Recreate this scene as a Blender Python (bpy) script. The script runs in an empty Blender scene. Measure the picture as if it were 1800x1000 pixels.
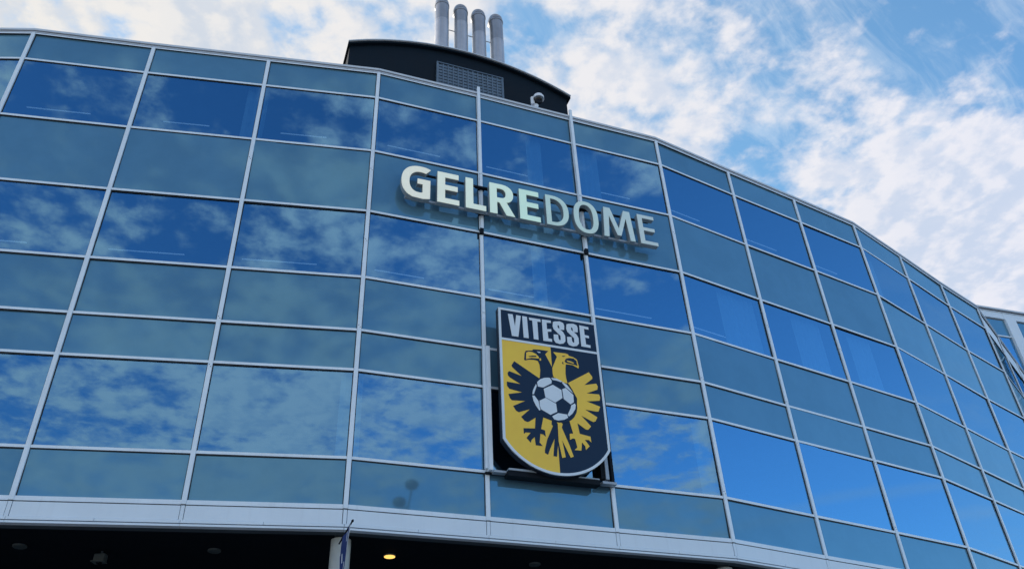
import bpy, math, random
from mathutils import Vector, Matrix
from mathutils.geometry import tessellate_polygon
random.seed(7)
PI = math.pi
scene = bpy.context.scene
COL = scene.collection

# ------------------------------------------------------------------ camera
EYE = 1.6
cam_data = bpy.data.cameras.new('camera')
cam = bpy.data.objects.new('camera', cam_data)
COL.objects.link(cam)
cam_data.sensor_width = 36.0
cam_data.lens = 36.0 * 1477.93 / 1800.0
cam_data.clip_start = 0.1
cam_data.clip_end = 3000.0
RX = Vector((0.99877135, 0.02871843, -0.04038617))
UX = Vector((0.04955594, -0.57880332, 0.81396003))
FX = Vector((0.0, 0.81496133, 0.57951534))
m = Matrix.Identity(4)
for i in range(3):
    m[i][0] = RX[i]; m[i][1] = UX[i]; m[i][2] = -FX[i]
m[2][3] = EYE
cam.matrix_world = m
scene.camera = cam

# tuning values
SKY_SAT, SKY_VAL, SKY_STR = 1.15, 2.35, 0.105
COV0 = 0.01
def _pix(u, v):
    d = RX * ((u - 900) / 1477.93) - UX * ((v - 500) / 1477.93) + FX
    return d.normalized()
def _mir(u, v, deg):                     # direction seen mirrored in a facet
    d = _pix(u, v); a = math.radians(deg); n = Vector((math.sin(a), -math.cos(a), 0))
    return d - n * 2 * d.dot(n)
BUMPS = [(_pix(100, 20), 14, 0.34), (_pix(450, 40), 8, 0.16), (_pix(1100, 130), 9, 0.12), (_pix(1300, 60), 7, 0.04), (_pix(1650, 350), 8, 0.34), (_pix(1790, 430), 7, 0.32), (_pix(1740, 10), 9, -0.24),
         (_pix(1340, 290), 4, -0.14), (_pix(1560, 200), 5, -0.12), (_mir(150, 400, 12), 14, 0.06), (_mir(300, 130, 12), 13, -0.17), (_mir(950, 280, 21.7), 8, -0.14), (_mir(400, 750, 12), 12, 0.16), (_mir(700, 720, 21.7), 8, 0.10), (_mir(1130, 780, 21.7), 5, -0.10),
         (_mir(1400, 600, 32), 22, -0.7), (_mir(1650, 700, 41), 16, -0.4), (_mir(750, 220, 21.7), 10, -0.18), (_mir(1100, 480, 21.7), 7, -0.30)]

TRAIL = (_mir(1600, 862, 32), _mir(1440, 888, 32))
# glass: mirror tint, grazing tint, see-through tint, body colour
VIS = ((0.135, 0.295, 0.44), (0.38, 0.52, 0.59), (0.22, 0.34, 0.42), None)
SPA = ((0.045, 0.105, 0.14), (0.36, 0.46, 0.50), None, (0.086, 0.182, 0.258))
FASC = (0.76, 0.83, 0.89)

# ------------------------------------------------------------------ sky, sun, exposure
SUN_AZ, SUN_EL = math.radians(-78), math.radians(17)      # clockwise from +Y
scene.view_settings.view_transform = 'Standard'
scene.view_settings.look = 'None'
scene.view_settings.exposure = 0.22
scene.view_settings.gamma = 1.0
scene.view_settings.use_curve_mapping = False

world = bpy.data.worlds.new('World')
scene.world = world
world.use_nodes = True
wn, wl = world.node_tree.nodes, world.node_tree.links
wn.clear()

class NB:
    """small node builder"""
    def __init__(s, tree): s.n, s.l = tree.nodes, tree.links
    def put(s, inp, v):
        if v is None: return
        if isinstance(v, bpy.types.NodeSocket): s.l.new(v, inp)
        else: inp.default_value = v
    def math(s, op, a, b=None, c=None, clamp=False):
        n = s.n.new('ShaderNodeMath'); n.operation = op; n.use_clamp = clamp
        s.put(n.inputs[0], a); s.put(n.inputs[1], b); s.put(n.inputs[2], c)
        return n.outputs[0]
    def vmath(s, op, a, b=None, scale=None):
        n = s.n.new('ShaderNodeVectorMath'); n.operation = op
        s.put(n.inputs[0], a); s.put(n.inputs[1], b)
        if scale is not None: s.put(n.inputs[3], scale)
        return n.outputs['Value'] if op in ('DOT_PRODUCT', 'LENGTH') else n.outputs[0]
    def noise(s, vec, scale, detail=6.0, rough=0.55, lac=2.0, dist=0.0):
        n = s.n.new('ShaderNodeTexNoise'); s.put(n.inputs['Vector'], vec)
        n.inputs['Scale'].default_value = scale; n.inputs['Detail'].default_value = detail
        n.inputs['Roughness'].default_value = rough; n.inputs['Lacunarity'].default_value = lac
        n.inputs['Distortion'].default_value = dist
        return n.outputs['Fac']
    def ramp(s, v, a, b, lo=0.0, hi=1.0, smooth=True):
        n = s.n.new('ShaderNodeMapRange')
        n.interpolation_type = 'SMOOTHSTEP' if smooth else 'LINEAR'
        s.put(n.inputs[0], v); n.inputs[1].default_value = a; n.inputs[2].default_value = b
        n.inputs[3].default_value = lo; n.inputs[4].default_value = hi
        return n.outputs[0]
    def mix(s, f, a, b):
        n = s.n.new('ShaderNodeMix'); n.data_type = 'RGBA'
        s.put(n.inputs[0], f); s.put(n.inputs[6], a); s.put(n.inputs[7], b)
        return n.outputs[2]
    def comb(s, x, y, z):
        n = s.n.new('ShaderNodeCombineXYZ'); s.put(n.inputs[0], x); s.put(n.inputs[1], y); s.put(n.inputs[2], z)
        return n.outputs[0]
    def sep(s, v):
        n = s.n.new('ShaderNodeSeparateXYZ'); s.put(n.inputs[0], v); return n.outputs

W = NB(world.node_tree)
tc = wn.new('ShaderNodeTexCoord')
sky = wn.new('ShaderNodeTexSky')
sky.sky_type = 'NISHITA'; sky.sun_disc = False
sky.sun_elevation = SUN_EL; sky.sun_rotation = SUN_AZ % (2 * PI)
sky.air_density = 1.0; sky.dust_density = 0.6; sky.ozone_density = 3.0
hsv = wn.new('ShaderNodeHueSaturation'); hsv.inputs['Saturation'].default_value = SKY_SAT
hsv.inputs['Value'].default_value = SKY_VAL
wl.new(sky.outputs[0], hsv.inputs['Color'])
dirv = W.vmath('NORMALIZE', tc.outputs['Generated'])
x, y, z = W.sep(dirv)
zc = W.math('ADD', W.math('MAXIMUM', z, 0.0), 0.10)
px, py = W.math('DIVIDE', x, zc), W.math('DIVIDE', y, zc)
P = W.comb(px, py, 0.37)
def pix(u, v):                                   # direction towards a point of the sky
    d = RX * ((u - 900) / 1477.93) - UX * ((v - 500) / 1477.93) + FX
    return d.normalized()
def bump(d, rad, amp):
    dd = W.vmath('DOT_PRODUCT', dirv, tuple(d))
    return W.math('MULTIPLY', W.ramp(dd, math.cos(math.radians(rad)), 1.0), amp)
big = W.noise(P, 1.3, 3.0, 0.5)
mid = W.noise(W.vmath('ADD', P, (3.1, 7.7, 0.0)), 7.0, 10.0, 0.56, 2.1, 0.12)
cell = W.noise(W.vmath('ADD', P, (9.1, 2.2, 4.0)), 17.0, 6.0, 0.5, 2.0, 0.15)
fine = W.noise(W.vmath('ADD', P, (1.1, 5.2, 2.0)), 44.0, 5.0, 0.6, 2.0, 0.1)
cov = None
for f_, a_ in ((big, 0.55), (mid, 1.0), (cell, 0.95), (fine, 0.30)):
    q_ = W.math('MULTIPLY', W.math('SUBTRACT', f_, 0.5), a_)
    cov = q_ if cov is None else W.math('ADD', cov, q_)
for d_, r_, a_ in BUMPS:
    cov = W.math('ADD', cov, bump(d_, r_, a_))
cov = W.math('ADD', cov, COV0)
dens = W.ramp(cov, -0.15, 0.27)
thick = W.ramp(cov, 0.0, 0.55)
# relief: the same field sampled a little towards the sun
sd = Vector((math.sin(SUN_AZ), math.cos(SUN_AZ), 0)) * 0.03
mid2 = W.noise(W.vmath('ADD', P, (3.1 + sd.x, 7.7 + sd.y, 0.0)), 7.0, 10.0, 0.56, 2.1, 0.12)
cell2 = W.noise(W.vmath('ADD', P, (9.1 + sd.x * 0.5, 2.2 + sd.y * 0.5, 4.0)), 17.0, 6.0, 0.5, 2.0, 0.15)
relief = W.ramp(W.math('ADD', W.math('SUBTRACT', mid, mid2), W.math('MULTIPLY', W.math('SUBTRACT', cell, cell2), 0.7)), -0.12, 0.12)
sunward = W.ramp(W.vmath('DOT_PRODUCT', dirv, (math.sin(SUN_AZ), math.cos(SUN_AZ), 0.3)), -0.5, 0.9, 0.0, 1.0, False)
lit = W.mix(sunward, (6.8, 6.95, 7.9, 1), (7.15, 6.95, 6.6, 1))
shade = W.mix(sunward, (3.9, 5.0, 6.9, 1), (4.2, 5.0, 6.1, 1))
k = W.math('ADD', W.math('MULTIPLY', relief, 0.6), W.math('SUBTRACT', 0.62, W.math('MULTIPLY', thick, 0.3)), clamp=True)
ccol = W.mix(k, shade, lit)
# thin high haze, thicker on the side of the sun
veil = W.ramp(W.vmath('DOT_PRODUCT', dirv, (-0.35, 0.90, -0.05)), -0.15, 0.75, 0.0, 0.44)
skyb = W.mix(veil, hsv.outputs[0], (3.2, 6.4, 9.3, 1))
# an old vapour trail
tn = TRAIL[0].cross(TRAIL[1]).normalized()
td = W.math('ABSOLUTE', W.math('ADD', W.vmath('DOT_PRODUCT', dirv, tuple(tn)), W.math('MULTIPLY', W.math('SUBTRACT', mid, 0.5), 0.012)))
tf = W.math('MULTIPLY', W.ramp(td, 0.010, 0.0), W.ramp(W.vmath('DOT_PRODUCT', dirv, tuple(TRAIL[0])), 0.80, 0.97))
skyb = W.mix(W.math('MULTIPLY', tf, 0.22), skyb, (6.6, 7.4, 8.6, 1))
# thin wisps of high cloud on the side of the sun
ws = W.noise(W.comb(W.math('MULTIPLY', W.math('ADD', px, py), 2.2), W.math('MULTIPLY', W.math('SUBTRACT', px, py), 7.0), 1.7), 1.6, 9.0, 0.62, 2.1, 0.6)
wf = W.math('MULTIPLY', W.ramp(ws, 0.40, 0.72), W.ramp(W.vmath('DOT_PRODUCT', dirv, (-0.1, 0.95, 0.1)), 0.1, 0.7, 0.0, 0.50))
skyb = W.mix(wf, skyb, (6.1, 6.9, 7.8, 1))
skyc = W.mix(dens, skyb, ccol)
bg = wn.new('ShaderNodeBackground'); bg.inputs['Strength'].default_value = SKY_STR
wl.new(skyc, bg.inputs['Color'])
wo = wn.new('ShaderNodeOutputWorld'); wl.new(bg.outputs[0], wo.inputs[0])

sun_d = bpy.data.lights.new('sun', 'SUN'); sun_d.energy = 4.6; sun_d.angle = math.radians(0.6); sun_d.color = (1.0, 0.86, 0.70)
sun = bpy.data.objects.new('sun', sun_d); COL.objects.link(sun)
sdir = Vector((math.sin(SUN_AZ) * math.cos(SUN_EL), math.cos(SUN_AZ) * math.cos(SUN_EL), math.sin(SUN_EL)))
sun.rotation_euler = sdir.to_track_quat('Z', 'Y').to_euler()
sun.location = sdir * 80

# ------------------------------------------------------------------ helpers
ROOT = {}
def tag(o, label=None, cat=None, group=None, kind=None):
    if label: o['label'] = label
    if cat: o['category'] = cat
    if group: o['group'] = group
    if kind: o['kind'] = kind
    return o
def thing(name, loc, label, cat, group=None):
    o = bpy.data.objects.new(name, None); COL.objects.link(o)
    o.empty_display_size = 0.3
    o.location = loc; ROOT[o.name] = Vector(loc)
    return tag(o, label, cat, group)
class MB:
    """collects geometry; local frame = origin a (x,y), tangent t, outward n, z relative to eye"""
    def __init__(s, fr=None): s.v, s.f, s.m, s.fr, s.sm = [], [], [], fr, False
    def w(s, u, z, o):
        if s.fr is None: return Vector((u, o, z))
        a, t, n = s.fr
        return Vector((a.x + t.x * u + n.x * o, a.y + t.y * u + n.y * o, z + EYE))
    def face(s, pts, mi=0):
        i = len(s.v); s.v += pts; s.f.append(tuple(range(i, i + len(pts)))); s.m.append(mi)
    def box(s, u0, u1, z0, z1, o0, o1, mi=0, top=None, bottom=None, front=None):
        c = [s.w(u, z, o) for o in (o0, o1) for z in (z0, z1) for u in (u0, u1)]
        i = len(s.v); s.v += c
        fs = [((0, 2, 3, 1), mi), ((4, 5, 7, 6), front if front is not None else mi), ((0, 1, 5, 4), bottom if bottom is not None else mi),
              ((2, 6, 7, 3), top if top is not None else mi), ((0, 4, 6, 2), mi), ((1, 3, 7, 5), mi)]
        for f, k in fs: s.f.append(tuple(i + q for q in f)); s.m.append(k)
    def plate(s, loops, o0, o1, mi=0, side=None, back=True):
        """extruded polygon with holes; loops of (u,z); front face at o1"""
        lp = [[Vector((p[0], p[1], 0)) for p in L] for L in loops]
        flat = [p for L in lp for p in L]
        tris = tessellate_polygon(lp)
        i = len(s.v)
        s.v += [s.w(p.x, p.y, o1) for p in flat]
        for t in tris: s.f.append(tuple(i + q for q in t)); s.m.append(mi)
        if o0 is None: return
        j = len(s.v)
        s.v += [s.w(p.x, p.y, o0) for p in flat]
        sd = mi if side is None else side
        if back:
            for t in tris: s.f.append(tuple(j + q for q in reversed(t))); s.m.append(sd)
        k = 0
        for L in lp:
            n = len(L)
            for q in range(n):
                r = (q + 1) % n
                s.f.append((i + k + q, j + k + q, j + k + r, i + k + r)); s.m.append(sd)
            k += n
    def tube(s, pts, rads, seg=20, mi=0, caps=True):
        pts = [Vector(p) for p in pts]
        if not isinstance(rads, (list, tuple)): rads = [rads] * len(pts)
        ups = None; rings = []
        for q, p in enumerate(pts):
            d = (pts[min(q + 1, len(pts) - 1)] - pts[max(q - 1, 0)])
            if d.length < 1e-9: d = Vector((0, 0, 1))
            d.normalize()
            if ups is None:
                ups = Vector((1, 0, 0)) if abs(d.x) < 0.9 else Vector((0, 1, 0))
            a = (ups - d * ups.dot(d)).normalized(); ups = a; b = d.cross(a)
            i = len(s.v); rings.append(i)
            for k in range(seg):
                th = 2 * PI * k / seg
                s.v.append(p + (a * math.cos(th) + b * math.sin(th)) * rads[q])
        for q in range(len(rings) - 1):
            for k in range(seg):
                k2 = (k + 1) % seg
                s.f.append((rings[q] + k, rings[q] + k2, rings[q + 1] + k2, rings[q + 1] + k)); s.m.append(mi)
        if caps:
            s.f.append(tuple(reversed(range(rings[0], rings[0] + seg)))); s.m.append(mi)
            s.f.append(tuple(range(rings[-1], rings[-1] + seg))); s.m.append(mi)
        s.sm = True
    def build(s, name, mats, parent=None, bevel=0.0):
        base = Vector((0, 0, 0))
        p = parent
        if p is not None:
            base = ROOT[p.name]
        me = bpy.data.meshes.new(name)
        vs = s.v
        if parent is None:
            xs = [v.x for v in vs]; ys = [v.y for v in vs]; zs = [v.z for v in vs]
            base = Vector(((min(xs) + max(xs)) / 2, (min(ys) + max(ys)) / 2, min(zs)))
        me.from_pydata([tuple(v - base) for v in vs], [], s.f)
        if not isinstance(mats, (list, tuple)): mats = [mats]
        for q in mats: me.materials.append(q)
        me.polygons.foreach_set('material_index', s.m)
        import bmesh
        bm = bmesh.new(); bm.from_mesh(me)
        bmesh.ops.recalc_face_normals(bm, faces=bm.faces)
        bm.to_mesh(me); bm.free()
        me.update()
        o = bpy.data.objects.new(name, me); COL.objects.link(o)
        if parent is None: o.location = base; ROOT[o.name] = base
        else: o.parent = parent; ROOT[o.name] = base
        if s.sm:
            me.polygons.foreach_set('use_smooth', [True] * len(me.polygons))
            me.set_sharp_from_angle(angle=math.radians(40))
        if bevel > 0:
            b = o.modifiers.new('bevel', 'BEVEL'); b.width = bevel; b.segments = 2; b.limit_method = 'ANGLE'
        return o

# ------------------------------------------------------------------ materials
def mat(name, col, rough=0.5, metal=0.0, spec=0.5, var=0.0, vscale=2.0, bumpy=0.0, bscale=40.0, emis=None, estr=0.0, streak=0.0, coat=0.0):
    m = bpy.data.materials.new(name); m.use_nodes = True
    N = NB(m.node_tree); b = m.node_tree.nodes['Principled BSDF']
    b.inputs['Roughness'].default_value = rough; b.inputs['Metallic'].default_value = metal
    b.inputs['Specular IOR Level'].default_value = spec
    b.inputs['Coat Weight'].default_value = coat
    c = (*col, 1)
    t = m.node_tree.nodes.new('ShaderNodeTexCoord')
    if var > 0 or streak > 0:
        f = N.noise(t.outputs['Object'], vscale, 5.0, 0.6)
        dk = tuple(q * (1 - var) for q in col) + (1,); lt = tuple(min(1, q * (1 + var)) for q in col) + (1,)
        c = N.mix(N.ramp(f, 0.25, 0.75), dk, lt)
        if streak > 0:
            sx, sy, sz = N.sep(t.outputs['Object'])
            g = N.noise(N.comb(N.math('MULTIPLY', sx, 6.0), N.math('MULTIPLY', sy, 6.0), N.math('MULTIPLY', sz, 0.35)), 1.0, 6.0, 0.65)
            c = N.mix(N.math('MULTIPLY', N.ramp(g, 0.5, 0.8), streak), c, tuple(q * 0.45 for q in col) + (1,))
        rr = N.ramp(f, 0.2, 0.8, max(0.02, rough - 0.08), min(1, rough + 0.08))
        N.put(b.inputs['Roughness'], rr)
    N.put(b.inputs['Base Color'], c)
    if bumpy > 0:
        bn = m.node_tree.nodes.new('ShaderNodeBump'); bn.inputs['Strength'].default_value = bumpy
        bn.inputs['Distance'].default_value = 0.01
        N.put(bn.inputs['Height'], N.noise(t.outputs['Object'], bscale, 4.0)); N.put(b.inputs['Normal'], bn.outputs[0])
    if emis:
        b.inputs['Emission Color'].default_value = (*emis, 1); b.inputs['Emission Strength'].default_value = estr
    return m

def glass_mat(name, tint, graze, trans, diff, wav=0.0012, rough=0.0, wscale=0.55, dirt=0.0):
    """coated facade glass: tinted mirror reflection + a body colour (+ a little see-through)"""
    m = bpy.data.materials.new(name); m.use_nodes = True
    nt = m.node_tree; nt.nodes.clear(); N = NB(nt)
    t = nt.nodes.new('ShaderNodeTexCoord')
    h = N.noise(t.outputs['Object'], wscale, 1.5, 0.4)
    bn = nt.nodes.new('ShaderNodeBump'); bn.inputs['Strength'].default_value = 1.0; bn.inputs['Distance'].default_value = wav
    N.put(bn.inputs['Height'], h)
    lw = nt.nodes.new('ShaderNodeLayerWeight'); lw.inputs['Blend'].default_value = 0.5
    f = N.ramp(lw.outputs['Facing'], 0.25, 0.95, 0.0, 1.0, False)
    f = N.math('POWER', f, 2.0)
    gl = nt.nodes.new('ShaderNodeBsdfGlossy'); gl.inputs['Roughness'].default_value = rough
    N.put(gl.inputs['Color'], N.mix(f, (*tint, 1), (*graze, 1))); N.put(gl.inputs['Normal'], bn.outputs[0])
    out = gl.outputs[0]
    def add(sh):
        nonlocal out
        a = nt.nodes.new('ShaderNodeAddShader'); nt.links.new(out, a.inputs[0]); nt.links.new(sh, a.inputs[1]); out = a.outputs[0]
    if trans:
        tr = nt.nodes.new('ShaderNodeBsdfTransparent'); tr.inputs['Color'].default_value = (*trans, 1); add(tr.outputs[0])
    if diff:
        df = nt.nodes.new('ShaderNodeBsdfDiffuse')
        v = N.noise(t.outputs['Object'], 0.9, 5.0, 0.6)
        N.put(df.inputs['Color'], N.mix(N.ramp(v, 0.3, 0.7), tuple(q * 0.94 for q in diff) + (1,), tuple(q * 1.06 for q in diff) + (1,)))
        add(df.outputs[0])
    o = nt.nodes.new('ShaderNodeOutputMaterial'); nt.links.new(out, o.inputs[0])
    return m

M = dict(
 vision=glass_mat('vision_glass', *VIS),
 spandrel=[glass_mat('spandrel_glass_%s' % 'abc'[k], *SPA[:3], tuple(q * g for q in SPA[3]), 0.0010, 0.035) for k, g in enumerate((0.92, 1.0, 1.07))],
 alu=mat('brushed_aluminium_mullion', (0.80, 0.87, 0.93), 0.38, 0.0, 0.5, 0.05, 1.5, streak=0.22),
 alu_lt=mat('pale_metal_cladding', FASC, 0.42, 0.0, 0.5, 0.03, 0.8, streak=0.12),
 gasket_shade=mat('black_gasket_and_shade', (0.012, 0.015, 0.02), 0.6),  # rubber joints, also the painted shade under the transoms
 coping=mat('grey_metal_coping', (0.62, 0.66, 0.70), 0.4, 0.0, 0.5, 0.05, 2.0, streak=0.2),
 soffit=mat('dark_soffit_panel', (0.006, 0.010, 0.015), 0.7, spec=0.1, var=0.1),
 beam=mat('dark_grey_edge_beam', (0.07, 0.09, 0.105), 0.7, spec=0.2, var=0.15, streak=0.3),
 concrete=mat('painted_concrete', (0.46, 0.47, 0.45), 0.7, var=0.1, vscale=1.6, bumpy=0.3, streak=0.35),
 interior=mat('interior_grey', (0.10, 0.11, 0.12), 0.8, var=0.1),
 slab=mat('interior_slab', (0.16, 0.17, 0.18), 0.8, var=0.1),
 curtain=mat('pale_curtain_cloth', (0.34, 0.40, 0.42), 0.9, var=0.08, vscale=5.0),
 rail=mat('interior_rail_glow', (0.9, 0.92, 0.94), 0.4, emis=(0.85, 0.93, 1.0), estr=0.16),  # glow added so the thin bars show through the tinted glass
 roofing=mat('grey_roof_membrane', (0.16, 0.16, 0.16), 0.9, var=0.2, bumpy=0.3),
 black=mat('black_metal_cladding', (0.005, 0.012, 0.020), 0.6, spec=0.12, var=0.15, vscale=1.0, streak=0.2),
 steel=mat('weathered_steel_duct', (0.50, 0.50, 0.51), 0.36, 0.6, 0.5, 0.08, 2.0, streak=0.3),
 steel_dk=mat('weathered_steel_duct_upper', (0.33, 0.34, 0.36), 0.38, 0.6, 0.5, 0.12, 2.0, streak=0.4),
 grille=mat('blue_grey_louvre', (0.11, 0.16, 0.215), 0.55, 0.0, var=0.15, vscale=6.0),
 grille_bk=mat('louvre_backing', (0.065, 0.10, 0.135), 0.8),
 navy=mat('navy_sign_vinyl', (0.006, 0.026, 0.062), 0.45, spec=0.2, var=0.04),
 navy_side=mat('navy_sign_return', (0.008, 0.014, 0.028), 0.5),
 yellow=mat('yellow_sign_vinyl', (0.99, 0.60, 0.05), 0.42, var=0.05, vscale=1.2, streak=0.06),
 white=mat('white_sign_vinyl', (0.72, 0.78, 0.82), 0.4, var=0.03),
 frame=mat('galvanised_sign_steel', (0.34, 0.38, 0.42), 0.45, 0.3, var=0.15, vscale=5.0, streak=0.3),
 dark_steel=mat('dark_sign_steel', (0.007, 0.011, 0.017), 0.6, spec=0.12, var=0.2),
 side_lt=mat('letter_return_grey', (0.31, 0.35, 0.37), 0.45, 0.1, var=0.1, vscale=3.0, streak=0.2),
 camwhite=mat('white_camera_housing', (0.82, 0.84, 0.86), 0.35, var=0.05),
 camblack=mat('black_camera_dome', (0.008, 0.008, 0.01), 0.08, 0.0, 0.6),
 lampring=mat('grey_lamp_ring', (0.09, 0.11, 0.11), 0.5, var=0.1),
 lampoff=mat('unlit_lamp_lens', (0.06, 0.08, 0.085), 0.4, var=0.1),
 lampon=mat('lit_lamp_lens', (0.9, 0.6, 0.2), 0.5, emis=(1.0, 0.58, 0.13), estr=1.25),
 asphalt=mat('plaza_concrete', (0.30, 0.29, 0.27), 0.9, var=0.25, vscale=0.6, bumpy=0.5, bscale=60),
 paving=mat('concrete_paving', (0.32, 0.31, 0.29), 0.85, var=0.15, vscale=1.2, bumpy=0.4),
 post=mat('dark_green_lamp_post', (0.03, 0.04, 0.04), 0.5, 0.2, var=0.1),
 flagblue=mat('deep_blue_banner_cloth', (0.015, 0.04, 0.17), 0.7, var=0.1, vscale=3.0),
 flagwhite=mat('white_banner_cloth', (0.65, 0.70, 0.76), 0.7, var=0.1, vscale=3.0),
)

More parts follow.
